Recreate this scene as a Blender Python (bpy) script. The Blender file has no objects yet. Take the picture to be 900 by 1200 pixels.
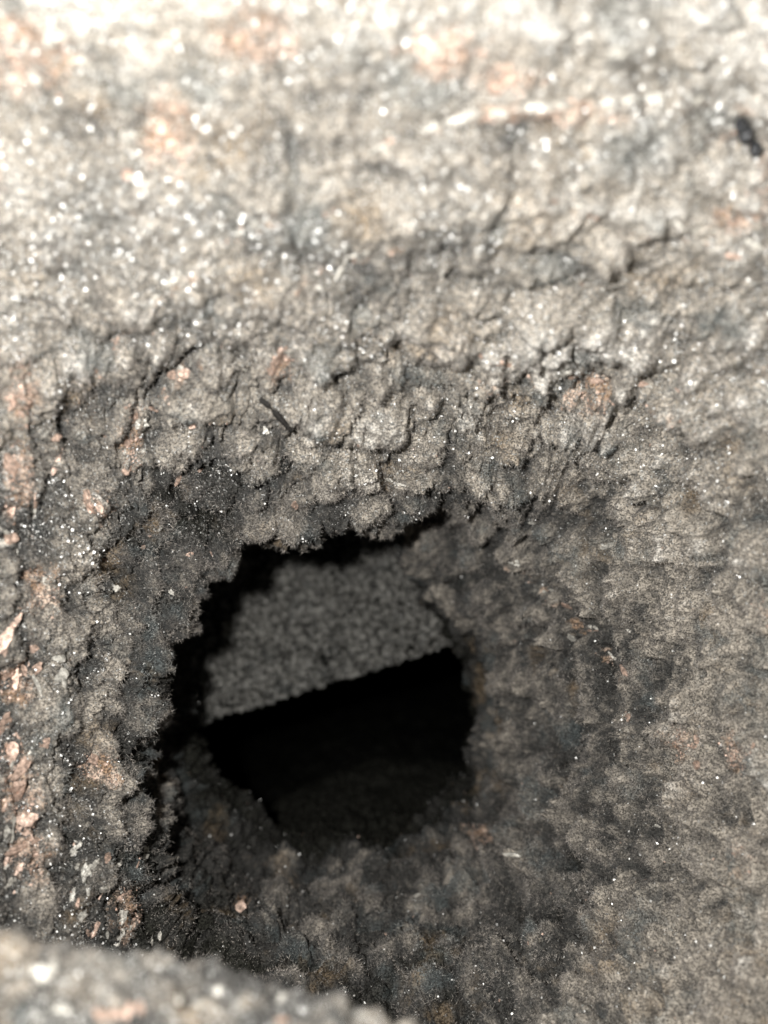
import bpy, math, random
import numpy as np
from mathutils import Vector, Matrix
from mathutils.bvhtree import BVHTree

random.seed(7)
rng = np.random.default_rng(11)
scene = bpy.context.scene
COL = scene.collection

# ------------------------------------------------------------------ camera, world, lamp, exposure
FPX = 600.0 / math.tan(math.radians(30.0))      # focal length in photo pixels (900 x 1200)
cam_d = bpy.data.cameras.new("camera")
cam = bpy.data.objects.new("camera", cam_d)
COL.objects.link(cam)
cam.rotation_euler = (math.radians(90), 0, 0)
cam_d.sensor_fit = 'VERTICAL'
cam_d.sensor_height = 36.0
cam_d.sensor_width = 27.0
cam_d.lens = 18.0 / math.tan(math.radians(30.0))
cam_d.clip_start = 0.004
cam_d.clip_end = 20.0
cam_d.dof.use_dof = True
cam_d.dof.focus_distance = 0.192
cam_d.dof.aperture_fstop = 9.5
scene.camera = cam

world = bpy.data.worlds.new("World")
scene.world = world
world.use_nodes = True
world.node_tree.nodes["Background"].inputs[0].default_value = (0.85, 0.9, 1.0, 1)
world.node_tree.nodes["Background"].inputs[1].default_value = 0.035

fl = bpy.data.lights.new("phone_flash", 'POINT')
fl.energy = 1.95
fl.shadow_soft_size = 0.0032
fl.color = (1.0, 0.975, 0.935)
flo = bpy.data.objects.new("phone_flash", fl)
flo.location = (-0.025, -0.002, 0.013)
COL.objects.link(flo)

scene.view_settings.view_transform = 'Standard'
scene.view_settings.look = 'None'
scene.view_settings.exposure = 0.0
scene.view_settings.gamma = 1.0

# ------------------------------------------------------------------ numeric noise
def _hash(ix, iy, iz, seed):
    h = (ix.astype(np.uint32) * np.uint32(374761393) + iy.astype(np.uint32) * np.uint32(668265263)
         + iz.astype(np.uint32) * np.uint32(2147483647 - 58) + np.uint32(seed) * np.uint32(1274126177))
    h = (h ^ (h >> np.uint32(13))) * np.uint32(1274126177)
    h = (h ^ (h >> np.uint32(16))) * np.uint32(2246822519)
    return h ^ (h >> np.uint32(15))

def vnoise(P, scale, seed=0):
    """value noise in -1..1"""
    Q = (P * scale).astype(np.float32) + np.float32(100.0)
    I = np.floor(Q).astype(np.int64)
    F = Q - I
    F = F * F * F * (F * (F * 6 - 15) + 10)
    r = np.zeros(len(P), np.float32)
    for dx in (0, 1):
        wx = F[:, 0] if dx else 1 - F[:, 0]
        for dy in (0, 1):
            wy = F[:, 1] if dy else 1 - F[:, 1]
            for dz in (0, 1):
                wz = F[:, 2] if dz else 1 - F[:, 2]
                r += wx * wy * wz * (_hash(I[:, 0] + dx, I[:, 1] + dy, I[:, 2] + dz, seed).astype(np.float32) / np.float32(2**31) - 1)
    return r

def fbm(P, scale, octs=4, seed=0, gain=0.5):
    r = np.zeros(len(P), np.float32); a = 1.0; t = 0
    for k in range(octs):
        r += a * vnoise(P, scale * 2.03**k, seed + 17 * k); t += a; a *= gain
    return r / t

def worley(P, scale, seed=0):
    Q = (P * scale).astype(np.float32) + np.float32(100.0)
    I = np.floor(Q).astype(np.int64); F = (Q - I).astype(np.float32)
    f1 = np.full(len(P), 9, np.float32); f2 = f1.copy(); cid = np.zeros(len(P), np.float32)
    for dx in (-1, 0, 1):
        for dy in (-1, 0, 1):
            for dz in (-1, 0, 1):
                h = _hash(I[:, 0] + dx, I[:, 1] + dy, I[:, 2] + dz, seed)
                ox = (h & np.uint32(1023)).astype(np.float32) / 1023
                oy = ((h >> np.uint32(10)) & np.uint32(1023)).astype(np.float32) / 1023
                oz = ((h >> np.uint32(20)) & np.uint32(1023)).astype(np.float32) / 1023
                d = (dx + ox - F[:, 0])**2 + (dy + oy - F[:, 1])**2 + (dz + oz - F[:, 2])**2
                m = d < f1
                f2 = np.where(m, f1, np.minimum(f2, d))
                cid = np.where(m, ox * 0.61 + oy * 0.39, cid)
                f1 = np.where(m, d, f1)
    return np.sqrt(f1), np.sqrt(f2), cid

def sstep(a, b, x):
    t = np.clip((x - a) / (b - a), 0, 1)
    return t * t * (3 - 2 * t)

# ------------------------------------------------------------------ materials
def new_mat(name):
    m = bpy.data.materials.new(name); m.use_nodes = True
    nt = m.node_tree; nt.nodes.clear()
    out = nt.nodes.new('ShaderNodeOutputMaterial')
    b = nt.nodes.new('ShaderNodeBsdfPrincipled')
    nt.links.new(b.outputs[0], out.inputs[0])
    return m, nt, b

def N(nt, typ, **kw):
    n = nt.nodes.new(typ)
    for k, v in kw.items():
        if k.startswith('i_'):
            key = k[2:]
            n.inputs[int(key) if key.isdigit() else key].default_value = v
        else:
            setattr(n, k, v)
    return n

def noise(nt, co, scale, detail=3, rough=0.55):
    n = N(nt, 'ShaderNodeTexNoise', i_Scale=scale, i_Detail=detail, i_Roughness=rough)
    nt.links.new(co, n.inputs['Vector']); return n.outputs[0]

def ramp(nt, v, a, b, lo=0.0, hi=1.0):
    n = N(nt, 'ShaderNodeMapRange', interpolation_type='SMOOTHSTEP')
    n.inputs[1].default_value = a; n.inputs[2].default_value = b
    n.inputs[3].default_value = lo; n.inputs[4].default_value = hi
    nt.links.new(v, n.inputs[0]); return n.outputs[0]

def mix(nt, f, a, b, blend='MIX'):
    n = N(nt, 'ShaderNodeMix', data_type='RGBA', blend_type=blend)
    if isinstance(f, (int, float)): n.inputs[0].default_value = f
    else: nt.links.new(f, n.inputs[0])
    for s, v in ((6, a), (7, b)):
        if isinstance(v, tuple): n.inputs[s].default_value = (*v, 1)
        else: nt.links.new(v, n.inputs[s])
    return n.outputs[2]

def math_(nt, op, a, b):
    n = N(nt, 'ShaderNodeMath', operation=op)
    for s, v in ((0, a), (1, b)):
        if isinstance(v, (int, float)): n.inputs[s].default_value = v
        else: nt.links.new(v, n.inputs[s])
    return n.outputs[0]

def N_attr(nt, nm):
    return N(nt, 'ShaderNodeAttribute', attribute_name=nm).outputs['Fac']

def soot_material(name, crust, ash_light, ash_light_attr=True, rust=1.0, bump=0.5, glint=True, patch=160):
    m, nt, b = new_mat(name)
    g = N(nt, 'ShaderNodeNewGeometry').outputs['Position']
    if ash_light_attr:
        a = N(nt, 'ShaderNodeAttribute', attribute_name='ash_light').outputs['Fac']
    else:
        a = ramp(nt, noise(nt, g, patch, 3), 0.38, 0.62)
    spk = noise(nt, g, 2600, 2, 0.6)
    a2 = math_(nt, 'ADD', a, math_(nt, 'MULTIPLY', math_(nt, 'SUBTRACT', noise(nt, g, 420, 4, .65), 0.5), 1.9))
    col = mix(nt, ramp(nt, a2, -0.1, 1.15), crust, ash_light)
    if ash_light_attr:   # flash brightness of the top painted over the ash; near-black deep inside
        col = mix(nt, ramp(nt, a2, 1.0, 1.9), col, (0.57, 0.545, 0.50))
    # blue-grey and brown deposits
    col = mix(nt, ramp(nt, noise(nt, g, 75, 4, .6), 0.53, 0.68, 0, .55), col, (crust[0]*1.35, crust[1]*1.75, crust[2]*1.95))
    col = mix(nt, ramp(nt, noise(nt, g, 60, 4, .6), 0.55, 0.72, 0, .4 if ash_light_attr else 0), col, (ash_light[0]*.86, ash_light[1]*.66, ash_light[2]*.42))
    if ash_light_attr:
        r = N(nt, 'ShaderNodeAttribute', attribute_name='rust').outputs['Fac']
        rr = math_(nt, 'MULTIPLY', r, ramp(nt, math_(nt, 'ADD', noise(nt, g, 330, 5, .7), math_(nt, 'MULTIPLY', r, .09)), 0.53, 0.66))
        rc = mix(nt, ramp(nt, noise(nt, g, 210, 3), 0.4, 0.62), (0.30, 0.20, 0.13), (0.60, 0.47, 0.38))
        col = mix(nt, math_(nt, 'MULTIPLY', rr, rust), col, rc)
    if ash_light_attr:
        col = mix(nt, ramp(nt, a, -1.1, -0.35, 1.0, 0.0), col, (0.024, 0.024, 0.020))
    # granular soot: each grain has its own tone
    v = N(nt, 'ShaderNodeTexVoronoi', i_Scale=3600.0); nt.links.new(g, v.inputs['Vector'])
    gr = N(nt, 'ShaderNodeSeparateColor'); nt.links.new(v.outputs['Color'], gr.inputs[0])
    tone = ramp(nt, gr.outputs[0], 0.0, 1.0, 0.3, 1.75)
    tcol = N(nt, 'ShaderNodeCombineColor')
    for k in range(3): nt.links.new(tone, tcol.inputs[k])
    col = mix(nt, 1.0, col, tcol.outputs[0], 'MULTIPLY')
    nt.links.new(col, b.inputs['Base Color'])
    b.inputs['Roughness'].default_value = 0.8
    # a share of the grains are shiny crystals turned every way
    v2 = N(nt, 'ShaderNodeTexVoronoi', i_Scale=1500.0); nt.links.new(g, v2.inputs['Vector'])
    g2 = N(nt, 'ShaderNodeSeparateColor'); nt.links.new(v2.outputs['Color'], g2.inputs[0])
    dens = ramp(nt, noise(nt, g, 130, 4, .65), 0.36, 0.66, 0.02, 0.17)
    s1 = math_(nt, 'GREATER_THAN', math_(nt, 'ADD', gr.outputs[1], dens), 0.89 if glint else 9)
    s2 = math_(nt, 'GREATER_THAN', math_(nt, 'ADD', g2.outputs[1], math_(nt, 'MULTIPLY', dens, .6)), 0.93 if glint else 9)
    near_ = math_(nt, 'LESS_THAN', v2.outputs['Distance'], 0.34)
    shine = math_(nt, 'MAXIMUM', s1, math_(nt, 'MULTIPLY', s2, near_))
    if ash_light_attr:
        shine = math_(nt, 'MULTIPLY', shine, math_(nt, 'GREATER_THAN', N_attr(nt, 'glit'), g2.outputs[2]))
    nt.links.new(ramp(nt, shine, 0.0, 1.0, 0.85, 0.33), b.inputs['Roughness'])
    nt.links.new(math_(nt, 'MULTIPLY', shine, 0.75), b.inputs['Metallic'])
    col = mix(nt, shine, col, (0.72, 0.72, 0.70))
    nt.links.new(col, b.inputs['Base Color'])
    b.inputs['Specular IOR Level'].default_value = 0.35
    if ash_light_attr:
        nt.links.new(ramp(nt, a, -0.5, 0.2, 0.0, 0.12), b.inputs['Sheen Weight'])
        nt.links.new(ramp(nt, a, -0.8, 0.0, 0.08, 0.35), b.inputs['Specular IOR Level'])
    elif crust[0] < 0.02:
        b.inputs['Specular IOR Level'].default_value = 0.08
    else:
        b.inputs['Sheen Weight'].default_value = 0.12
    b.inputs['Sheen Roughness'].default_value = 0.6
    h = math_(nt, 'ADD', math_(nt, 'MULTIPLY', spk, 0.6), math_(nt, 'MULTIPLY', noise(nt, g, 900, 4, .65), 1.0))
    h = math_(nt, 'ADD', h, math_(nt, 'MULTIPLY', gr.outputs[2], 0.3))
    bp = N(nt, 'ShaderNodeBump', i_Strength=bump, i_Distance=0.0008)
    nt.links.new(h, bp.inputs['Height'])
    tilt = N(nt, 'ShaderNodeVectorMath', operation='SUBTRACT'); nt.links.new(v.outputs['Color'], tilt.inputs[0]); tilt.inputs[1].default_value = (.5, .5, .5)
    ts = N(nt, 'ShaderNodeVectorMath', operation='SCALE'); nt.links.new(tilt.outputs[0], ts.inputs[0]); nt.links.new(ramp(nt, shine, 0, 1, 0.35, 1.1), ts.inputs['Scale'])
    ad = N(nt, 'ShaderNodeVectorMath', operation='ADD'); nt.links.new(bp.outputs[0], ad.inputs[0]); nt.links.new(ts.outputs[0], ad.inputs[1])
    nm = N(nt, 'ShaderNodeVectorMath', operation='NORMALIZE'); nt.links.new(ad.outputs[0], nm.inputs[0])
    nt.links.new(nm.outputs[0], b.inputs['Normal'])
    return m

M_WALL = soot_material('soot_wall', (0.047, 0.046, 0.043), (0.355, 0.320, 0.272))
M_CHAMBER = soot_material('near_black', (0.009, 0.009, 0.008), (0.019, 0.019, 0.016), ash_light_attr=False, glint=False)
M_PLATE = soot_material('grey_plate_soot', (0.018, 0.018, 0.017), (0.37, 0.362, 0.335), ash_light_attr=False, patch=560)

def metal(name, col, rough, metallic=1.0, scale=1500, vary=0.5):
    m, nt, b = new_mat(name)
    g = N(nt, 'ShaderNodeNewGeometry').outputs['Position']
    c = mix(nt, ramp(nt, noise(nt, g, scale, 4, .7), 0.4, 0.62), tuple(x * vary for x in col), col)
    nt.links.new(c, b.inputs['Base Color'])
    b.inputs['Roughness'].default_value = rough
    b.inputs['Metallic'].default_value = metallic
    bp = N(nt, 'ShaderNodeBump', i_Strength=0.5, i_Distance=0.0005)
    nt.links.new(noise(nt, g, 1400, 4, .6), bp.inputs['Height']); nt.links.new(bp.outputs[0], b.inputs['Normal'])
    return m

M_RUST = metal('coppery_rust_scale', (0.86, 0.63, 0.51), 0.42, 0.3, 1300, 0.4)
M_PALE = metal('pale_mineral_scale', (0.90, 0.87, 0.79), 0.38, 0.25, 1300, 0.45)
M_GLINT = metal('glittering_soot_crystal', (0.85, 0.85, 0.83), 0.42, 1.0, 900, 0.7)
M_TAR = metal('shiny_black_tar', (0.03, 0.032, 0.036), 0.2, 0.0, 500, 0.8)
M_CHAR = metal('charred_splinter', (0.02, 0.018, 0.016), 0.7, 0.0, 900, 0.6)
M_FUZZ = soot_material('soot_fluff', (0.20, 0.185, 0.17), (0.42, 0.385, 0.345), ash_light_attr=False, bump=0.0, glint=False)

# ------------------------------------------------------------------ lofted pipe: hoops of eight (x, y, depth) stations
# stations: E, SE, S, SW, W, NW, N, NE
HOOPS = [
    [(401,790,.80),(401,791,.80),(400,791,.80),(399,791,.80),(399,790,.80),(399,789,.80),(400,789,.80),(401,789,.80)],
    [(600,760,.66),(540,800,.66),(400,820,.66),(240,870,.66),(150,790,.66),(220,600,.66),(400,540,.66),(560,600,.66)],
    [(606,840,.40),(556,890,.39),(405,900,.38),(265,975,.36),(190,850,.38),(225,650,.38),(400,580,.38),(550,630,.38)],
    [(566,850,.30),(512,950,.285),(405,985,.275),(298,958,.280),(228,850,.285),(225,640,.285),(385,590,.285),(482,652,.285)],
    [(592,868,.268),(546,990,.258),(412,1030,.25),(262,1010,.25),(176,870,.255),(182,626,.255),(396,566,.255),(520,640,.260)],
    [(636,866,.240),(600,1045,.228),(430,1085,.222),(230,1050,.222),(160,880,.226),(196,634,.226),(404,584,.226),(578,618,.240)],
    [(705,860,.216),(668,1085,.204),(455,1150,.198),(200,1095,.197),(170,880,.202),(226,658,.205),(408,612,.205),(628,588,.220)],
    [(790,840,.194),(738,1125,.182),(475,1260,.174),(120,1200,.172),(95,860,.182),(160,580,.187),(392,520,.183),(692,530,.196)],
    [(945,800,.164),(895,1225,.152),(482,1450,.144),(-60,1350,.145),(-50,850,.156),(20,400,.148),(392,290,.134),(835,360,.146)],
    [(1150,800,.136),(1160,1400,.126),(482,1750,.116),(-260,1560,.116),(-230,850,.118),(-160,160,.121),(400,20,.112),(1040,60,.119)],
    [(1500,800,.105),(1500,1750,.095),(480,2300,.085),(-640,2000,.085),(-600,850,.095),(-560,-200,.092),(400,-400,.090),(1320,-350,.095)],
    [(2600,800,.060),(2600,2600,.052),(480,3800,.048),(-2000,3000,.048),(-1900,850,.052),(-1800,-1100,.050),(400,-1700,.046),(2300,-1400,.050)],
]
H = np.array(HOOPS, dtype=np.float64)            # K x 8 x 3

def catmull(p0, p1, p2, p3, t):
    t2 = t * t; t3 = t2 * t
    return 0.5 * ((2 * p1) + (-p0 + p2) * t + (2 * p0 - 5 * p1 + 4 * p2 - p3) * t2 + (-p0 + 3 * p1 - 3 * p2 + p3) * t3)

def loft(T, S):
    """T in 0..8 around, S in 0..K-1 along; arrays of equal shape -> (...,3) of x px, y px, depth"""
    K = H.shape[0]
    ti = np.floor(T).astype(int); tf = (T - ti)[..., None]
    si = np.clip(np.floor(S).astype(int), 0, K - 2); sf = (S - si)[..., None]
    rows = []
    for ds in (-1, 0, 1, 2):
        k = np.clip(si + ds, 0, K - 1)
        rows.append(catmull(*[H[k, (ti + d) % 8] for d in (-1, 0, 1, 2)], tf))
    return catmull(*rows, sf)

def unproject(X):
    D = X[..., 2]
    return np.stack([(X[..., 0] - 450) * D / FPX, D, (600 - X[..., 1]) * D / FPX], -1)

NT, NS = 1240, 760
# spread rows by on-picture length, with fewer outside the frame
ss = np.linspace(0, H.shape[0] - 1, 1200)
w = np.zeros(len(ss) - 1)
for t in range(8):
    X = loft(np.full(len(ss), float(t)), ss)
    P = unproject(X)
    d = np.linalg.norm(np.diff(P, axis=0), axis=1) * FPX / X[1:, 2]
    w += np.minimum(d, 8)
w[ss[1:] > 9.2] *= 0.35
w[ss[1:] < 2.0] *= 0.5
cw = np.concatenate([[0], np.cumsum(w)]); cw /= cw[-1]
srow = np.interp(np.linspace(0, 1, NS), cw, ss)
TT, SS = np.meshgrid(np.arange(NT) * 8.0 / NT, srow, indexing='xy')   # NS x NT
X = loft(TT, SS)
B = unproject(X)                                   # base positions NS x NT x 3

def grid_normals(P, wrap=True):
    if wrap: du = np.roll(P, -1, 1) - np.roll(P, 1, 1)
    else: du = np.gradient(P, axis=1)
    dv = np.gradient(P, axis=0)
    n = np.cross(du, dv)
    n /= np.maximum(np.linalg.norm(n, axis=-1, keepdims=True), 1e-12)
    return n

Nn = grid_normals(B)
# normals point into the bore
mid = B.mean(1, keepdims=True)
sgn = np.sign(np.einsum('ijk,ijk->ij', Nn[400:700], (mid - B)[400:700]).sum())
Nn *= sgn
Pf = B.reshape(-1, 3).astype(np.float32); Nf = Nn.reshape(-1, 3).astype(np.float32)
Xf = X.reshape(-1, 3); px = Xf[:, 0].astype(np.float32); py = Xf[:, 1].astype(np.float32); dep = Xf[:, 2].astype(np.float32)
th = (TT.reshape(-1) * math.pi / 4).astype(np.float32)
# distance along the bore
arc = np.concatenate([np.zeros((1, NT)), np.cumsum(np.linalg.norm(np.diff(B, axis=0), axis=-1), 0)]).mean(1)
vv = np.repeat(arc.astype(np.float32), NT)
CYL = np.stack([0.045 * np.cos(th), 0.045 * np.sin(th), vv], -1)

warp = np.stack([fbm(Pf, 130, 3, s) for s in (1, 2, 3)], -1)
Pw = Pf + warp * 0.0035
patch = fbm(Pf, 38, 3, 21)                         # where the crust is thick
patch2 = fbm(Pf, 26, 3, 31)

disp = fbm(Pf, 55, 4, 41) * 0.0035
# cauliflower clumps
f1, f2, cid = worley(Pw, 105, 5)
domes = np.clip(1 - (f1 / (0.40 + 0.28 * cid))**2, 0, 1)**0.6
domes *= sstep(-0.25, 0.15, patch + (cid - .5) * .9)
disp += domes * (0.0029 + 0.0024 * sstep(480, 700, px))
f1b, f2b, cidb = worley(Pw, 260, 9)
dm2 = np.clip(1 - (f1b / 0.62)**2, 0, 1)**0.6 * sstep(0.2, 0.6, cidb + patch2 * .5)
disp += dm2 * (0.0011 + 0.0009 * sstep(480, 700, px))
# long cracks running into the bore
CW = CYL.copy(); CW += np.stack([fbm(Pf, 95, 3, s) for s in (61, 62, 63)], -1) * 0.0042
c1, c2, cc = worley(CW * np.array([1, 1, .33], np.float32), 135, 12)
crack = np.exp(-((c2 - c1) / 0.055)**2)
s_all = SS.reshape(-1)
near_lip = sstep(8.6, 7.2, s_all) * sstep(640, 440, px) * 0.8 + 0.2
crack *= (sstep(-0.2, 0.25, fbm(Pf, 30, 2, 71)) * 0.9 + 0.12) * near_lip
disp += (cc - 0.5) * 0.0009 * near_lip                         # flakes of uneven thickness
disp -= crack * 0.0023
# shorter cross-cracks
k1, k2, kc = worley(Pw + warp * .002, 210, 15)
cr2 = np.exp(-((k2 - k1) / 0.07)**2) * sstep(0.0, 0.3, fbm(Pf, 45, 2, 81))
disp += (kc - 0.5) * 0.0004
disp -= cr2 * 0.0013 * near_lip
# grains
grain_amp = 1.0
disp += fbm(Pf, 620, 3, 91, .6) * 0.00095
disp += vnoise(Pf, 2300, 95) * 0.00013
# small round soot tufts
t1, t2, tc = worley(Pw + warp * .0015, 430, 19)
tuft = np.clip(1 - (t1 / 0.66)**2, 0, 1)**0.6
disp += tuft * (0.00085 + 0.0007 * sstep(520, 700, px)) * (0.35 + tc)
t3, t4, tc3 = worley(Pw, 190, 23)
tuft2 = np.clip(1 - (t3 / 0.60)**2, 0, 1)**0.6 * sstep(.25, .6, tc3)
disp += tuft2 * 0.0012
# fine scrape lines running round the bore
SW = (CYL + warp * 0.0016) * np.array([.16, .16, 1], np.float32)
streak = fbm(SW, 420, 3, 141, .6)
streak2 = fbm(SW * np.array([2.2, 2.2, 1], np.float32), 150, 3, 151, .55)
outer = sstep(5.5, 7.5, s_all)
upleft = sstep(430, 250, px) * sstep(520, 330, py)
drip = fbm((CYL + warp * 0.002) * np.array([1, 1, .16], np.float32), 190, 3, 161, .55)
disp += (streak * 0.0008 * (0.4 + outer) + streak2 * (0.0022 + 0.0014 * sstep(560, 720, px)) * (0.3 + outer)) * (1 - .8 * upleft)
disp += drip * 0.0034 * upleft
# scalloped bands of crust that sweep round the bore, round on top with tight dark valleys between
thc = np.where(th > math.pi, th - 2 * math.pi, th)
bph = s_all * 2 * math.pi / 0.50 + 0.9 * np.sin(th + 0.6) + 3.6 * fbm(Pf, 24, 3, 171) + 1.6 * fbm(Pf, 110, 2, 172)
bnd = np.abs(np.sin(bph * 0.5)).astype(np.float32)**0.75
bmask = sstep(4.2, 6.0, s_all) * sstep(-.55, .05, fbm((CYL) * np.array([.5, .5, 1], np.float32), 60, 3, 173)) * (1 - .45 * upleft)
disp += (bnd - 0.6) * (0.0027 + 0.0007 * sstep(500, 680, px) - .0006 * sstep(620, 480, py) * sstep(300, 420, px)) * bmask
# clumps drawn out along those bands
SC = (CYL + warp * 0.003) * np.array([.62, .62, 1.15], np.float32)
e1, e2, ec = worley(SC, 150, 27)
sweep = np.clip(1 - (e1 / 0.62)**2, 0, 1)**0.55 * sstep(.2, .55, ec)
disp += sweep * 0.0019 * sstep(4.5, 6.5, s_all)
# gentle hoop ridges of the pipe
hoopw = sstep(0.18, 0.6, np.clip(Xf[:, 2] * 0 + 1, 0, 1)) * (SS.reshape(-1) > 6)
ridge = np.cos((SS.reshape(-1) - 7.6) * math.pi * 2 / 0.55 + fbm(CYL, 30, 2, 55) * 1.4)
disp += ridge.astype(np.float32) * 0.0 * hoopw

rgt = sstep(500, 680, px)
ash_light = (0.16 + 0.34 * domes + 0.16 * dm2 + 0.10 * tuft2 + 0.22 * sweep + 0.45 * (bnd - .6) * bmask + 0.36 * patch2 + 0.38 * fbm(Pf, 80, 3, 33) + 0.35 * (streak + streak2) * (1 - upleft) + 0.6 * drip * upleft
       + rgt * (0.17 + 0.30 * (tuft2 - .35) + 0.24 * (sweep - .3) + 0.32 * (tuft - .5) + 0.15 * (bnd - .6)) + 0.22 * sstep(6.0, 9.2, s_all) + 0.60 * sstep(7.6, 9.4, s_all) * sstep(900, 300, py)  # paler outwards and at the top: flash falloff painted into the tone
       - 0.50 * sstep(7.6, 4.9, s_all) - 0.26 * sstep(340, 230, px) * sstep(400, 580, py) - 1.5 * sstep(3.7, 2.6, s_all) - 0.52 * np.exp(-((s_all - 6.3) / .62)**2) * sstep(860, 600, px))  # darker into the bore: its shading painted in; dark crust round the lip
rustm = sstep(0.32, 0.6, fbm(Pf, 60, 4, 111)) * sstep(6.6, 8.6, SS.reshape(-1)) * 0.8

def near(cx, cy):
    return (px - cx)**2 + (py - cy)**2

# clumps and hollows where the crust shows them: x, y, radius, height mm
CLUMPS = [(595,560,34,2.6),(640,530,26,1.8),(560,520,30,1.6),(745,490,30,2.2),(690,500,30,2),(770,625,38,2.4),(670,460,24,1.3),
 (440,480,34,2.2),(470,560,22,1.5),(420,540,24,1.5),(355,520,24,1.6),(260,660,36,2.6),(215,640,26,2),(180,610,30,2.2),(155,735,42,2.6),
 (215,730,34,2.4),(130,780,26,1.6),(340,590,26,1.6),(385,560,22,1.5),(230,690,30,2.1),(140,960,34,1.6),(85,840,30,1.8),(500,680,26,3.0),
 (455,655,16,1.8),(480,660,20,2.4),(520,700,22,2.4),(540,725,20,1.6),(620,640,24,1.7),(650,655,24,1.7),(690,640,30,1.6),(830,640,30,1.6),
 (880,470,36,1.8),(850,560,34,1.4),(740,590,20,1.2),(780,520,24,1),(600,790,22,1.2),(575,870,16,1.8),(570,895,16,1.6),(585,930,18,1.4),
 (595,1030,22,1.4),(540,1040,20,1.2),(560,1080,28,1.3),(640,1000,24,1.2),(700,1060,30,1.2),(770,1060,34,1.5),(840,1010,32,1.4),(490,1170,32,1.5),
 (640,1120,26,1.3),(720,1150,30,1.2),(100,420,30,1.3),(270,370,34,1.2),(70,280,36,1.4),(180,250,40,1.4),(760,380,34,1.2),(860,380,40,1.3),(500,420,30,1.1)]
rq = random.Random(21)
def strew(n, x0, x1, y0, y1, r0, r1, h0, h1):
    for _ in range(n * 12):
        x, y, r = rq.uniform(x0, x1), rq.uniform(y0, y1), rq.uniform(r0, r1)
        if math.hypot((x - 400) / 1.0, y - 800) < 195: continue
        if any(math.hypot(x - c[0], y - c[1]) < .8 * (r + c[2]) for c in CLUMPS): continue
        CLUMPS.append((x, y, r, rq.uniform(h0, h1))); n -= 1
        if n <= 0: break
strew(60, 430, 900, 370, 730, 16, 38, 1.4, 2.6)
strew(46, 560, 900, 730, 1190, 14, 34, 0.9, 1.7)
strew(20, 300, 560, 1000, 1180, 12, 24, 0.7, 1.3)
strew(26, 60, 420, 330, 660, 14, 30, 1.0, 2.0)
strew(22, 30, 210, 660, 1060, 14, 28, 1.0, 2.0)
fluffy = np.zeros(len(px), np.float32); clump_id = np.full(len(px), -1)
for cx, cy, r, h in CLUMPS:
    q = near(cx, cy); m = q < (r * 1.5)**2
    e = np.clip(1 - q[m] / (r * r) * (1 + .5 * warp[m, 0] + .35 * warp[m, 1]), 0, 1)**0.55
    sel = SS.reshape(-1)[m] > 2.5
    disp[m] += e * h * np.where(px[m] > 560, 0.0018, 0.00125) * sel
    ash_light[m] += e * np.where(px[m] > 560, 0.34 + .3 * sstep(760, 600, py[m]), 0.75) * sel
    fluffy[m] += e * sel
    k_ = CLUMPS.index((cx, cy, r, h)); clump_id[np.where(m)[0][(e > 0.12) & sel]] = k_
# deep cracks seen one by one: polyline, half width px, depth mm
CRACKS = [([(288,5),(318,60),(342,115),(335,190),(352,255),(357,345)],5,3.2),([(238,285),(244,340),(250,400),(262,438)],5,3.0),
 ([(222,418),(190,440),(160,472),(130,525)],9,6.0),([(225,535),(210,565),(196,592)],6,3.4),([(520,330),(545,280),(590,235),(612,205)],5,2.4),
 ([(420,120),(425,180)],5,2.4),([(488,478),(470,520),(450,548),(462,590)],4,2.8),([(500,480),(560,470),(610,475),(680,520),(735,505)],3.5,2.2),
 ([(380,590),(378,630),(392,650)],5,3),([(75,420),(70,470),(82,560),(95,640),(100,720)],4.5,2.6),([(165,540),(175,590),(160,650)],4,2.4),
 ([(190,600),(186,660),(196,700),(182,760)],4,2.4),([(215,820),(190,850),(160,905),(178,960),(172,1010),(205,1080)],6,3.4),
 ([(60,850),(62,930),(72,1000)],4.5,2.2),([(240,850),(250,900),(275,930)],4,2),([(270,1040),(262,1090),(280,1130)],3.5,2),
 ([(740,450),(700,430),(650,445)],3.5,1.8),([(735,640),(760,600),(800,625)],4,2),([(100,930),(120,990),(125,1060)],4,2.2),
 ([(300,600),(330,560),(350,545)],4,2.2),([(430,690),(446,650),(440,600)],4,2.4),([(330,20),(300,60)],5,2),([(590,640),(660,690),(720,760)],4,1.6)]
gold = fbm(Pf, 300, 3, 131)
rc = random.Random(5)
def wander(x, y, ln, tilt, hw, dm):
    pl = [(x, y)]
    for _ in range(int(ln / 18)):
        tilt += rc.uniform(-.45, .45); tilt *= .8
        x += 18 * math.sin(tilt) + rc.uniform(-3, 3); y += 18 * math.cos(tilt); pl.append((x, y))
    if len(pl) > 1: CRACKS.append((pl, hw, dm))
for _ in range(70): wander(rc.uniform(20, 250), rc.uniform(380, 1060), rc.uniform(36, 130), rc.uniform(-.3, .3), rc.uniform(2.2, 4), rc.uniform(1.6, 3.0))
for _ in range(46): wander(rc.uniform(250, 560), rc.uniform(250, 610), rc.uniform(30, 90), rc.uniform(-.9, .3), rc.uniform(2.2, 3.6), rc.uniform(1.3, 2.6))
for _ in range(26): wander(rc.uniform(160, 235), rc.uniform(780, 1090), rc.uniform(36, 90), rc.uniform(-.2, .5), rc.uniform(3, 5), rc.uniform(2.4, 3.6))
for _ in range(16): wander(rc.uniform(60, 560), rc.uniform(60, 300), rc.uniform(36, 90), rc.uniform(-.4, .4), rc.uniform(3, 5), rc.uniform(1.0, 2.0))
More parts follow.
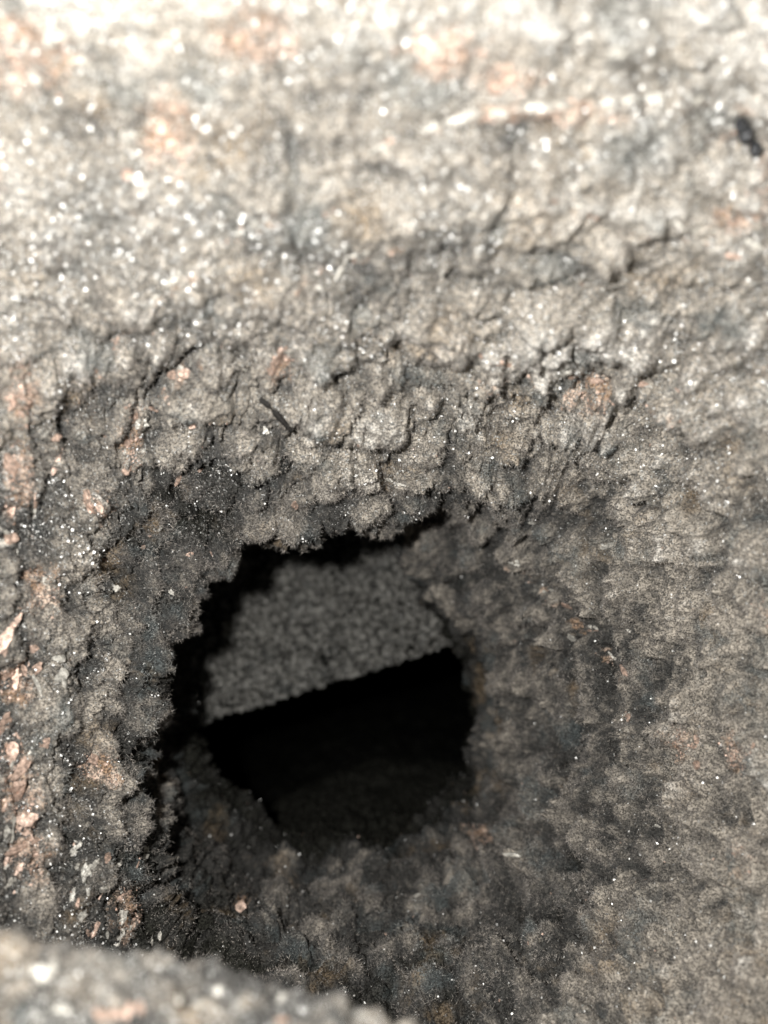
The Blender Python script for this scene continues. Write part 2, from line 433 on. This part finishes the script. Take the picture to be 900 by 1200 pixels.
for pl, hw, dmm in CRACKS:
    pts = np.array(pl, float)
    x0, y0 = pts.min(0) - 25; x1, y1 = pts.max(0) + 25
    m = np.where((px > x0) & (px < x1) & (py > y0) & (py < y1) & (SS.reshape(-1) > 3))[0]
    if not len(m): continue
    q = np.stack([px[m], py[m]], -1) + warp[m, :2] * 16
    dmin = np.full(len(m), 1e9)
    for a, b_ in zip(pts[:-1], pts[1:]):
        ab = b_ - a; t = np.clip(((q - a) @ ab) / (ab @ ab), 0, 1)
        dmin = np.minimum(dmin, np.linalg.norm(q - (a + t[:, None] * ab), axis=1))
    e = np.exp(-(dmin / (hw * (0.75 + .6 * gold[m])))**2)
    disp[m] -= e * dmm * 0.00095
# raised scrape edges that sweep round the bore, with bare scale on them
RIDGES = [([(420,180),(500,152),(580,132),(660,122),(740,118),(830,122),(920,140)],5,1.0),([(110,440),(155,375),(210,318),(300,262),(400,235)],4,.9),
 ([(560,420),(620,426),(690,438),(780,455),(860,482)],4,1.0),([(620,232),(720,248),(800,268),(900,292)],4,.8),([(135,540),(160,492),(210,437),(270,392)],6,1.4),
 ([(350,330),(400,305),(470,285)],5,.8),([(600,645),(650,690),(700,740),(745,800)],4,.9),([(60,560),(90,470),(130,400)],4,.8),([(700,60),(800,40),(900,50)],5,.8)]
bare = np.zeros(len(px), np.float32)
for pl, hw, dmm in RIDGES:
    pts = np.array(pl, float); x0, y0 = pts.min(0) - 30; x1, y1 = pts.max(0) + 30
    m = np.where((px > x0) & (px < x1) & (py > y0) & (py < y1) & (s_all > 3))[0]
    q = np.stack([px[m], py[m]], -1) + warp[m, :2] * 7
    dmin = np.full(len(m), 1e9); sgn_ = np.zeros(len(m))
    for a, b_ in zip(pts[:-1], pts[1:]):
        ab = b_ - a; t = np.clip(((q - a) @ ab) / (ab @ ab), 0, 1); r_ = q - (a + t[:, None] * ab); dd = np.linalg.norm(r_, axis=1)
        cr_ = (ab[0] * r_[:, 1] - ab[1] * r_[:, 0]) / np.linalg.norm(ab)
        sgn_ = np.where(dd < dmin, cr_, sgn_); dmin = np.minimum(dmin, dd)
    e = np.exp(-(dmin / hw)**2) * (0.55 + .9 * gold[m])
    under = np.exp(-((sgn_ + hw * 1.6) / (hw * 1.2))**2) * (dmin < hw * 5)
    disp[m] += e * dmm * 0.00065 - under * dmm * 0.0006
    bare[m] = np.maximum(bare[m], np.clip(e * 1.3, 0, 1) * sstep(-.05, .3, gold[m]))
# rusty patches: x, y, rx, ry
RUSTS = [(12,560,18,60),(15,930,26,60),(30,1000,22,40),(105,590,18,30),(690,440,50,14),(580,428,26,12),(820,875,16,34),(880,880,16,34),
 (20,60,90,60),(590,90,50,24),(200,150,40,60),(330,425,26,18),(150,505,20,40),(40,690,20,40),(110,900,14,26),(20,450,20,50),(140,1070,26,40),
 (640,130,110,16),(520,60,60,40),(300,40,60,50),(860,250,40,20),(570,985,20,16),(283,1062,10,10),(560,1000,1,1),(20,800,20,30)]
for cx, cy, rx, ry in RUSTS:
    e = np.clip(1.2 - ((px - cx) / rx)**2 - ((py - cy) / ry)**2, 0, 1) * (SS.reshape(-1) > 3)
    rustm = np.maximum(rustm, e * 1.15)
rustm = np.maximum(rustm, bare)

glit = (sstep(800, 250, py) * 1.1 + 0.05 + 0.4 * sstep(200, 60, px)) * sstep(5.0, 7.2, s_all)
# deeper inside, smoother soot
deep = sstep(4.2, 2.6, SS.reshape(-1))
disp = disp * (1 - 0.35 * deep) * (1 - 0.3 * sstep(7.6, 8.8, s_all))
# keep the closing end of the chamber calm
disp *= sstep(0.0, 0.6, SS.reshape(-1))
scl = np.clip(dep / 0.19, 0.72, 1.25)              # finer crust on the parts nearer the lens
Vf = Pf + Nf * (disp * scl)[:, None]
V = Vf.reshape(NS, NT, 3)

def mesh_from(name, verts, quads, mats, smooth=True):
    me = bpy.data.meshes.new(name)
    me.vertices.add(len(verts)); me.vertices.foreach_set('co', np.ascontiguousarray(verts, np.float32).ravel())
    n = quads.shape[1]
    me.loops.add(len(quads) * n); me.loops.foreach_set('vertex_index', np.ascontiguousarray(quads, np.int32).ravel())
    me.polygons.add(len(quads)); me.polygons.foreach_set('loop_start', np.arange(0, len(quads) * n, n, dtype=np.int32))
    me.polygons.foreach_set('use_smooth', np.full(len(quads), smooth, bool))
    for m in (mats if isinstance(mats, (list, tuple)) else [mats]): me.materials.append(m)
    me.update(calc_edges=True)
    return me

def link(name, me, parent=None, label=None, cat=None, kind=None, group=None):
    o = bpy.data.objects.new(name, me); COL.objects.link(o)
    if parent is not None: o.parent = parent
    if label: o['label'] = label
    if cat: o['category'] = cat
    if kind: o['kind'] = kind
    if group: o['group'] = group
    return o

def band(name, r0, r1, mat, parent, label=None):
    """rows r0..r1 of the pipe as a mesh of its own"""
    n = r1 - r0
    i = (np.arange(n)[:, None] + r0) * NT; j = np.arange(NT)[None, :]; j2 = (j + 1) % NT
    q = np.stack([i + j, i + j2, i + NT + j2, i + NT + j], -1).reshape(-1, 4)
    if sgn < 0: q = q[:, ::-1]
    def piece(nm, quads, par, lab=None):
        lo, hi = quads.min(), quads.max() + 1
        used = np.zeros(hi - lo, bool); used[quads.ravel() - lo] = True
        remap = np.cumsum(used) - 1; ids = np.where(used)[0] + lo
        me = mesh_from(nm, VFlat[ids], remap[quads - lo], mat)
        for an, arr in (('ash_light', ash_light), ('rust', rustm), ('glit', glit)):
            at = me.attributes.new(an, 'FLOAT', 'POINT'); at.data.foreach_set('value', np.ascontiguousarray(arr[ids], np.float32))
        me.normals_split_custom_set_from_vertices(NFlat[ids])
        return link(nm, me, par, lab)
    fc = clump_id[q].min(1)
    for k in np.unique(fc[fc >= 0]):           # keep each clump in one piece
        left = set(np.where(fc == k)[0].tolist()); best = []
        while left:
            st = [left.pop()]; comp = []
            while st:
                f_ = st.pop(); comp.append(f_)
                for g_ in (f_ - 1, f_ + 1, f_ - NT, f_ + NT):
                    if g_ in left: left.discard(g_); st.append(g_)
            if len(comp) > len(best): comp, best = best, comp
            fc[comp] = -1

    main = piece(name, q[fc < 0], parent, label)
    for k in np.unique(fc[fc >= 0]):
        piece('soot_clump', q[fc == k], main)
    return main

VFlat = V.reshape(-1, 3); NFlat = (grid_normals(V) * sgn).reshape(-1, 3)
pipe = link('flue_pipe', None, None, 'soot-crusted flue pipe with a round black bore seen from its wide mouth', 'pipe')
def row_at(s): return int(np.searchsorted(srow, s))
rA, rL = row_at(2.0), row_at(6.0)
band('chamber_wall', 0, rA, M_CHAMBER, pipe, 'black chamber behind the bore')
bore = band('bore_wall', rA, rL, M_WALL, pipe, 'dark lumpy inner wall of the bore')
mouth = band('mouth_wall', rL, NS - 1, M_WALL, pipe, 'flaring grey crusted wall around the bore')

# ray casting on a light copy of the finished surface
st_r, st_c = 3, 3
sub = V[::st_r, ::st_c]; nr, nc = sub.shape[:2]
polys = []
for i in range(nr - 1):
    a = i * nc
    for j in range(nc):
        j2 = (j + 1) % nc
        polys.append((a + j, a + j2, a + nc + j2, a + nc + j))
BV = BVHTree.FromPolygons(sub.reshape(-1, 3).tolist(), polys)
def hit(x, y):
    d = Vector(((x - 450) / FPX, 1, (600 - y) / FPX)).normalized()
    p, n, _, _ = BV.ray_cast(Vector((0, 0, 0)), d)
    if p is None: return Vector((0, .2, 0)), Vector((0, -1, 0))
    if n.dot(d) > 0: n = -n
    return p, n

# ------------------------------------------------------------------ glitter and fluff on the crust (uncountable)
NF = grid_normals(V); NF *= sgn
VFl = V.reshape(-1, 3); NFl = NF.reshape(-1, 3)
ssf = SS.reshape(-1)
visible = (px > -120) & (px < 1020) & (py > -120) & (py < 1320) & (ssf > 3.0)
visible_i = np.where(visible)[0]
TAN_A = np.cross(NFl, np.array([0.3, 0.5, 0.81])); TAN_A /= np.maximum(np.linalg.norm(TAN_A, axis=1, keepdims=True), 1e-9)
TAN_B = np.cross(NFl, TAN_A)

def glitter(name, n, smin, smax, mat, weight):
    pr = weight[visible_i]; pr = pr / pr.sum()
    idx = rng.choice(visible_i, n, p=pr)
    c = VFl[idx] + NFl[idx] * 0.00012
    ax = rng.normal(size=(n, 3)) * 0.7 + NFl[idx] * 0.8
    ax /= np.linalg.norm(ax, axis=1, keepdims=True)
    t = np.cross(ax, rng.normal(size=(n, 3))); t /= np.linalg.norm(t, axis=1, keepdims=True)
    b_ = np.cross(ax, t)
    s = (smin + (smax - smin) * rng.random(n)**3)[:, None]
    k = 0.5 + rng.random((n, 1)) * .5
    vs = np.stack([c + t * s, c + b_ * s * k, c - t * s * (0.6 + .4 * k), c - b_ * s * k], 1).reshape(-1, 3)
    q = np.arange(n * 4).reshape(-1, 4)
    return link(name, mesh_from(name, vs, q, mat, False), pipe, kind='stuff')

wg = (0.02 + glit * 1.0) * sstep(-0.3, 0.5, fbm(Pf, 90, 3, 201)) + 0.02
glitter('crystal_glitter', 130000, 0.00007, 0.00040, M_GLINT, wg)
wr = rustm.astype(np.float64)**2 + 0.002
glitter('rust_crumb', 7000, 0.00012, 0.00050, M_RUST, wr)

def fluff(name, n, length, width, mat, weight):
    pr = weight[visible_i]; pr = pr / pr.sum()
    idx = rng.choice(visible_i, n, p=pr)
    d = NFl[idx] + rng.normal(size=(n, 3)) * 0.45
    d /= np.linalg.norm(d, axis=1, keepdims=True)
    L = (length * (0.3 + 0.9 * rng.random(n)))[:, None]
    a = rng.random(n) * 6.283
    t = TAN_A[idx] * np.cos(a)[:, None] + TAN_B[idx] * np.sin(a)[:, None]
    base = VFl[idx] - NFl[idx] * 0.0001 + TAN_B[idx] * ((rng.random((n, 1)) - .5) * 0.0002)
    vs = np.stack([base + t * width, base - t * width, base + d * L], 1).reshape(-1, 3)
    return link(name, mesh_from(name, vs, np.arange(n * 3).reshape(-1, 3), mat, False), pipe, kind='stuff')
wf = np.clip(domes * .6 + dm2 * .35 + fluffy * 1.6 + 0.08, 0, 2) * (ssf > 4) * (ssf < 8.8)
fluff('soot_fluff', 360000, 0.0012, 0.00006, M_FUZZ, wf.astype(np.float64))

# ------------------------------------------------------------------ single scales, flakes and crumbs on the wall (parts)
def flake_mesh(name, mat, seed, thick=0.22, aspect=1.0):
    """ragged little plate of about unit radius with a broken edge"""
    r = random.Random(seed); n = 11
    ang = sorted(r.random() * 0.45 + k for k in range(n))
    ring = []
    for a in ang:
        rr = 0.6 + 0.5 * r.random(); t = a / n * 2 * math.pi
        ring.append((rr * math.cos(t), rr * math.sin(t) * aspect))
    vs = [(x, y, -thick) for x, y in ring]
    vs += [(x * .96, y * .96, thick * (.4 + .6 * r.random())) for x, y in ring]
    vs += [(x * .5 + (r.random() - .5) * .2, y * .5, thick * (0.7 + .8 * r.random())) for x, y in ring] + [(0, 0, thick)]
    me = bpy.data.meshes.new(name); f = []
    for k in range(n):
        k2 = (k + 1) % n
        f += [(k, k2, n + k2, n + k), (n + k, n + k2, 2 * n + k2, 2 * n + k), (2 * n + k, 2 * n + k2, 3 * n)]
    me.from_pydata(vs, [], f); me.materials.append(mat); me.update()
    return me

def place(name, me, x, y, r_px, rot=0.0, sink=0.0, stretch=(1, 1, 1), parent=pipe, label=None):
    p, n = hit(x, y)
    s = r_px * 1.2 * p.y / FPX
    up = Vector((0, 0, 1)); t = (Vector((1, 0, 0)) - n * n.x).normalized(); b_ = n.cross(t)
    R = Matrix((t, b_, n)).transposed().to_4x4() @ Matrix.Rotation(rot, 4, 'Z') @ Matrix.Rotation(random.uniform(-.35, .35), 4, 'X')
    o = link(name, me, parent, label)
    o.matrix_world = Matrix.Translation(p + n * (s * (0.12 - sink))) @ R @ Matrix.Diagonal((s * stretch[0], s * stretch[1], s * stretch[2], 1))
    return o

rust_m = [flake_mesh('rust_flake', M_RUST, k) for k in range(5)]
pale_m = [flake_mesh('mineral_flake', M_PALE, 40 + k) for k in range(4)]
R_ = math.radians
# x, y, radius px, rotation, stretch x/y
RF = [(325,420,13,30,1.4,.8),(338,414,8,10,1,1),(205,440,8,0,1.3,.7),(218,437,7,0,1.2,.8),(180,480,7,30,1,1),(150,515,9,60,1.3,.7),
 (103,585,10,90,1.3,.8),(108,600,8,10,1,.8),(12,545,10,80,1.6,.8),(14,630,8,0,1,1),(8,790,11,40,1.3,.8),(18,930,14,50,1.6,.8),(15,880,11,70,1.3,.8),
 (32,960,10,0,1.2,.8),(28,990,12,-25,1.8,.4),(40,1000,9,-25,1.6,.4),(815,870,7,80,1.5,.7),(817,895,6,70,1.4,.7),(880,880,8,80,1.5,.7),(676,438,8,0,1.4,.6),
 (700,446,6,0,1.4,.6),(580,424,8,-10,1.4,.6),(592,428,6,0,1,.7),(735,840,5,80,1.4,.7),(592,96,14,20,1.3,.8),(12,470,9,60,1.2,.8),(40,760,6,20,1,1),
 (200,170,9,60,1,.8),(190,150,8,20,1,.8),(150,200,9,70,1.2,.7),(283,1062,6,0,1,1),(110,890,7,60,1,1),(210,560,6,60,1.6,.5),(148,552,5,0,1,1),(860,300,7,0,1.3,.6)]
for k, (x, y, r, a, sx, sy) in enumerate(RF):
    place('rust_flake', rust_m[k % 5], x, y, r, R_(a), 0.05, (sx, sy, .8))
PF = [(166,497,8,40,1,.9),(68,772,8,0,1,.8),(72,795,10,80,1.4,.8),(600,1001,10,5,1,.28),(490,1050,9,15,1,.28),(142,1075,9,70,1.5,.7),(138,1098,8,70,1.4,.7),
 (105,1020,7,60,1.3,.7),(150,1090,7,80,1.2,.7),(662,438,6,0,1.3,.7),(585,420,6,0,1,1),(637,694,5,-50,1.4,.5),(670,748,6,-50,1.3,.6),(740,740,5,-30,1.4,.5),
 (606,660,4,0,1,1),(627,612,6,0,1.4,.5),(712,640,8,-30,1.5,.5),(600,660,4,0,1,1),(770,968,4,0,1,1),(118,690,6,30,1,.8),(137,690,5,20,1,.8),(345,495,7,20,1.3,.6),
 (470,568,6,0,1.6,.4),(455,562,5,20,1.4,.6),(505,150,11,12,1.2,.5),(540,139,13,12,1.5,.45),(585,133,9,12,1.3,.5),(625,126,13,8,1.6,.45),(660,123,9,5,1,.7),
 (765,115,9,3,1.2,.6),(810,117,13,0,1.3,.6),(740,117,7,3,1.4,.5),(815,268,7,-15,1.3,.6),(840,272,8,-15,1.2,.6),(880,285,8,-15,1.2,.6),(780,262,5,-10,1.4,.5),
 (180,352,7,42,2.0,.4),(198,332,6,42,2,.4),(210,318,6,42,1.8,.4),(410,300,8,30,1.6,.5),(400,315,7,30,1.6,.5),(425,297,6,30,1.3,.5),(150,160,9,20,1,1),
 (95,28,13,60,1.2,.8),(60,45,11,60,1,.8),(100,70,10,0,1,1),(40,90,9,0,1,1),(725,60,11,0,1,.8)]
for k, (x, y, r, a, sx, sy) in enumerate(PF):
    place('mineral_flake', pale_m[k % 4], x, y, r, R_(a), 0.05, (sx, sy, .8))

rf = random.Random(9)
for pl, hw, dmm in RIDGES[:5] + RIDGES[6:7]:           # bright chips strung along the scrape edges
    for (x0, y0), (x1, y1) in zip(pl[:-1], pl[1:]):
        ln = math.hypot(x1 - x0, y1 - y0)
        for _ in range(int(ln / 17)):
            t = rf.random()
            if rf.random() < .3: continue
            copper = rf.random() < .35
            ms = rust_m if copper else pale_m
            place('rust_flake' if copper else 'mineral_flake', rf.choice(ms), x0 + (x1 - x0) * t + rf.uniform(-4, 4), y0 + (y1 - y0) * t + rf.uniform(-4, 4),
                  rf.uniform(2.5, 6.5), -math.atan2(y1 - y0, x1 - x0), 0, (1.5, .5, .8))
for _ in range(46):                                    # bare copper-coloured scale down the left edge
    copper = rf.random() < .72
    place('rust_flake' if copper else 'mineral_flake', rf.choice(rust_m if copper else pale_m), abs(rf.gauss(0, 22)) + 2, rf.uniform(480, 1040),
          rf.uniform(3, 10), R_(90 + rf.uniform(-50, 35)), 0.05, (rf.uniform(1.1, 2.4), rf.uniform(.3, .8), .3))
for _ in range(26):
    copper = rf.random() < .35
    place('rust_flake' if copper else 'mineral_flake', rf.choice(rust_m if copper else pale_m), rf.gauss(125, 28), rf.uniform(985, 1110),
          rf.uniform(3, 7), R_(80 + rf.uniform(-25, 25)), 0.02, (1.6, .7, .8))
for _ in range(40):
    copper = rf.random() < .5
    place('rust_flake' if copper else 'mineral_flake', rf.choice(rust_m if copper else pale_m), rf.uniform(30, 420), rf.uniform(330, 760),
          rf.uniform(2, 5), rf.random() * 3, 0.0, (1.3, .8, .8))

# ------------------------------------------------------------------ plate behind the bore
def plate():
    n_u, n_v = 300, 240
    u = np.linspace(0, 1, n_u); v = np.linspace(0, 1, n_v)
    U, W = np.meshgrid(u, v)
    def P3(x, y, d): return np.array([(x - 450) * d / FPX, d, (600 - y) * d / FPX])
    a = P3(120, 888, .306); b_ = P3(700, 706, .306); c = P3(640, 470, .350); d = P3(60, 600, .350)
    P = (a * (1 - U[..., None]) + b_ * U[..., None]) * (1 - W[..., None]) + (d * (1 - U[..., None]) + c * U[..., None]) * W[..., None]
    nn = np.cross(b_ - a, d - a); nn /= np.linalg.norm(nn)
    if nn[1] > 0: nn = -nn
    F = P.reshape(-1, 3).astype(np.float32)
    Fw = F + np.stack([fbm(F, 120, 2, s) for s in (301, 302, 303)], -1) * 0.003
    g1, g2, gc = worley(Fw * np.array([1, .8, 1], np.float32), 470, 33)
    h = np.clip(1 - (g1 / .7)**2, 0, 1)**.7 * 0.0042 * (0.5 + gc) + fbm(F * np.array([1, .55, .75], np.float32), 420, 3, 305) * 0.0036 + fbm(F, 60, 3, 306) * 0.0012
    F2 = F + nn.astype(np.float32) * h[:, None]
    # ragged lower edge
    F2[:n_u] += ((b_ - a) / np.linalg.norm(b_ - a) * 0).astype(np.float32)
    i = np.arange(n_v - 1)[:, None] * n_u; j = np.arange(n_u - 1)[None, :]
    q = np.stack([i + j, i + j + 1, i + n_u + j + 1, i + n_u + j], -1).reshape(-1, 4)
    cr = link('baffle_plate', None, None, 'flat grey sooty plate with a straight lower edge at the back of the bore', 'plate')
    front = mesh_from('plate_face', F2, q, M_PLATE); link('plate_face', front, cr)
    # steel behind the crust: closed slab 4 mm thick just under the face
    th_ = 0.004
    cs = [a, b_, c, d]; down = -nn
    vs = [p + down * 0.0004 for p in (a + (d - a) * .03, b_ + (c - b_) * .03, c, d)] + [p + down * th_ for p in (a + (d - a) * .03, b_ + (c - b_) * .03, c, d)]
    me = bpy.data.meshes.new('plate_steel')
    me.from_pydata([tuple(p) for p in vs], [], [(0, 1, 2, 3), (7, 6, 5, 4), (0, 4, 5, 1), (1, 5, 6, 2), (2, 6, 7, 3), (3, 7, 4, 0)])
    me.materials.append(M_CHAMBER); me.update(); link('plate_steel', me, cr)
plate()

# ------------------------------------------------------------------ crusted ledge close to the lens, lower left
def ledge():
    n_u, n_v = 320, 190
    u = np.linspace(0, 1, n_u); v = np.linspace(0, 1, n_v)
    U, W = np.meshgrid(u, v)
    # crest line from left to right (photo stations with their distance)
    cx = np.array([-260, -60, 60, 160, 240, 320, 400, 480, 640]); cy = np.array([1060, 1085, 1112, 1118, 1128, 1158, 1192, 1222, 1330])
    cd = np.array([.112, .112, .112, .112, .112, .112, .112, .110, .106])
    X_ = np.interp(U, np.linspace(0, 1, 9), cx); Y_ = np.interp(U, np.linspace(0, 1, 9), cy); D_ = np.interp(U, np.linspace(0, 1, 9), cd)
    C = np.stack([(X_ - 450) * D_ / FPX, D_, (600 - Y_) * D_ / FPX], -1)
    # section: rounded shelf, from under the crest over the top and towards the viewer
    a = (W - 0.25) * math.pi * 1.0
    prof_z = np.where(W < .35, -0.006 * ((.35 - W) / .35)**1.5 * 2.2, -0.030 * ((W - .35) / .65)**1.4)
    prof_y = np.where(W < .35, 0.004 * ((.35 - W) / .35)**.6, -0.034 * ((W - .35) / .65))
    P = C + np.stack([0 * W, prof_y, prof_z], -1)
    nn = grid_normals(P, False)
    if (nn[..., 2].mean()) < 0: nn = -nn
    F = P.reshape(-1, 3).astype(np.float32)
    wv = np.stack([fbm(F, 200, 2, s) for s in (401, 402, 403)], -1) * 0.0022
    g1, g2, gc = worley(F + wv, 240, 44)
    k1_, k2_, kc_ = worley(F + wv, 620, 45)
    h = np.clip(1 - (g1 / .62)**2, 0, 1)**.6 * 0.0018 * (.4 + gc) + (kc_ - .5) * .0007 + fbm(F, 700, 3, 405) * 0.0013 + fbm(F, 70, 3, 406) * 0.0016
    F2 = F + nn.reshape(-1, 3).astype(np.float32) * h[:, None]
    i = np.arange(n_v - 1)[:, None] * n_u; j = np.arange(n_u - 1)[None, :]
    q = np.stack([i + j, i + j + 1, i + n_u + j + 1, i + n_u + j], -1).reshape(-1, 4)
    me = mesh_from('crust', F2, q, M_WALL)
    ah = -0.02 + 0.7 * np.clip(1 - g1, 0, 1) + fbm(F, 90, 3, 407) * .6
    for an, arr in (('ash_light', ah), ('rust', sstep(.1, .45, fbm(F, 120, 3, 408)) * .6), ('glit', ah * 0 + .8)):
        at = me.attributes.new(an, 'FLOAT', 'POINT'); at.data.foreach_set('value', np.ascontiguousarray(arr, np.float32))
    t = link('pipe_ledge', None, None, 'blurred grey crusted ledge close to the lens below the left side of the bore', 'ledge')
    link('crust', me, t)
    bv = BVHTree.FromPolygons(F2[:].tolist(), q[::1].tolist())
    def lp(x, y, r, mesh, nm, rot, st):
        d = Vector(((x - 450) / FPX, 1, (600 - y) / FPX)).normalized()
        p, n, _, _ = bv.ray_cast(Vector((0, 0, 0)), d)
        if p is None: return
        if n.dot(d) > 0: n = -n
        s = r * p.y / FPX
        tt = (Vector((1, 0, 0)) - n * n.x).normalized(); b_ = n.cross(tt)
        R = Matrix((tt, b_, n)).transposed().to_4x4() @ Matrix.Rotation(rot, 4, 'Z')
        o = link(nm, mesh, t)
        o.matrix_world = Matrix.Translation(p + n * s * .15) @ R @ Matrix.Diagonal((s * st[0], s * st[1], s, 1))
    for k, (x, y, r) in enumerate([(50,1140,13),(62,1136,9),(45,1150,9),(72,1184,10),(255,1162,6),(232,1178,7),(425,1190,6),(330,1170,6),(210,1172,5)]):
        lp(x, y, r, pale_m[k % 4], 'mineral_flake', k, (1.2, .8))
    for k, (x, y, r) in enumerate([(130,1190,13),(150,1186,10),(165,1180,9),(115,1188,8),(330,1196,8)]):
        lp(x, y, r, rust_m[k % 5], 'rust_flake', k, (1.3, .8))
    # glitter on the ledge
    n = 1800
    idx = rng.choice(len(F2), n); nf = nn.reshape(-1, 3)[idx]
    c = F2[idx] + nf * 0.0002
    ax = rng.normal(size=(n, 3)) * .8 + nf; ax /= np.linalg.norm(ax, axis=1, keepdims=True)
    tq = np.cross(ax, rng.normal(size=(n, 3))); tq /= np.linalg.norm(tq, axis=1, keepdims=True); bq = np.cross(ax, tq)
    s = (0.00007 + 0.0002 * rng.random(n)**3)[:, None]
    vs = np.stack([c + tq * s, c + bq * s, c - tq * s, c - bq * s], 1).reshape(-1, 3)
    link('crystal_glitter', mesh_from('crystal_glitter', vs, np.arange(n * 4).reshape(-1, 4), M_GLINT, False), t, kind='stuff')
ledge()

# ------------------------------------------------------------------ loose things lying on the crust
def tube_mesh(name, pts, rad, mat, sides=8, seed=0):
    r = random.Random(seed); vs = []; f = []
    pts = [Vector(p) for p in pts]; n = len(pts)
    for k, p in enumerate(pts):
        t = (pts[min(k + 1, n - 1)] - pts[max(k - 1, 0)]).normalized()
        a = t.orthogonal().normalized(); b_ = t.cross(a)
        rr = rad[k] if isinstance(rad, (list, tuple)) else rad
        for s in range(sides):
            an = 2 * math.pi * s / sides; q = rr * (0.85 + .3 * r.random())
            vs.append(tuple(p + (a * math.cos(an) + b_ * math.sin(an)) * q))
    for k in range(n - 1):
        for s in range(sides):
            s2 = (s + 1) % sides
            f.append((k * sides + s, k * sides + s2, (k + 1) * sides + s2, (k + 1) * sides + s))
    f.append(tuple(range(sides))[::-1]); f.append(tuple((n - 1) * sides + s for s in range(sides)))
    me = bpy.data.meshes.new(name); me.from_pydata(vs, [], f); me.materials.append(mat); me.update()
    return me

def strand(name, pix, r_px, mat, label, cat, lift=1.3, taper=True):
    pts = []
    for x, y in pix:
        p, n = hit(x, y); pts.append(p + n * (r_px * p.y / FPX * lift))
    # straighten: it rests on the high spots
    a, b_ = pts[0], pts[-1]
    pts = [p.lerp(a.lerp(b_, k / (len(pts) - 1)), .6) for k, p in enumerate(pts)]
    s = pts[0].y / FPX * r_px
    rad = [s * (0.45 + .55 * math.sin(math.pi * (k + .6) / (len(pts) + .2))) for k in range(len(pts))] if taper else s
    o0 = pts[0].copy()
    o = link(name, tube_mesh(name, [p - o0 for p in pts], rad, mat), None, label, cat)
    o.location = o0
    return o
strand('charred_splinter', [(308,464),(316,471),(325,480),(334,489),(343,498)], 4.0, M_CHAR,
       'thin black charred splinter lying on the crust above the bore', 'splinter', 1.9)

# three shiny tar beads at the right end of the blurred upper wall
tar = link('tar_drip', None, None, 'shiny black tar drip of three beads on the bright wall at upper right', 'drip')
for (x, y, r) in ((867,140,9),(877,157,11),(885,173,9)):
    p, n = hit(x, y); s = r * p.y / FPX
    import bmesh
    bm = bmesh.new(); bmesh.ops.create_icosphere(bm, subdivisions=3, radius=1.0)
    for v_ in bm.verts: v_.co *= 1 + 0.08 * math.sin(v_.co.x * 5 + x) * math.cos(v_.co.y * 4)
    me = bpy.data.meshes.new('tar_bead'); bm.to_mesh(me); bm.free(); me.materials.append(M_TAR)
    for q_ in me.polygons: q_.use_smooth = True
    o = link('tar_bead', me, tar)
    o.matrix_world = Matrix.Translation(p + n * s * 1.0) @ Matrix.Diagonal((s * .85, s * .85, s * 1.1, 1))
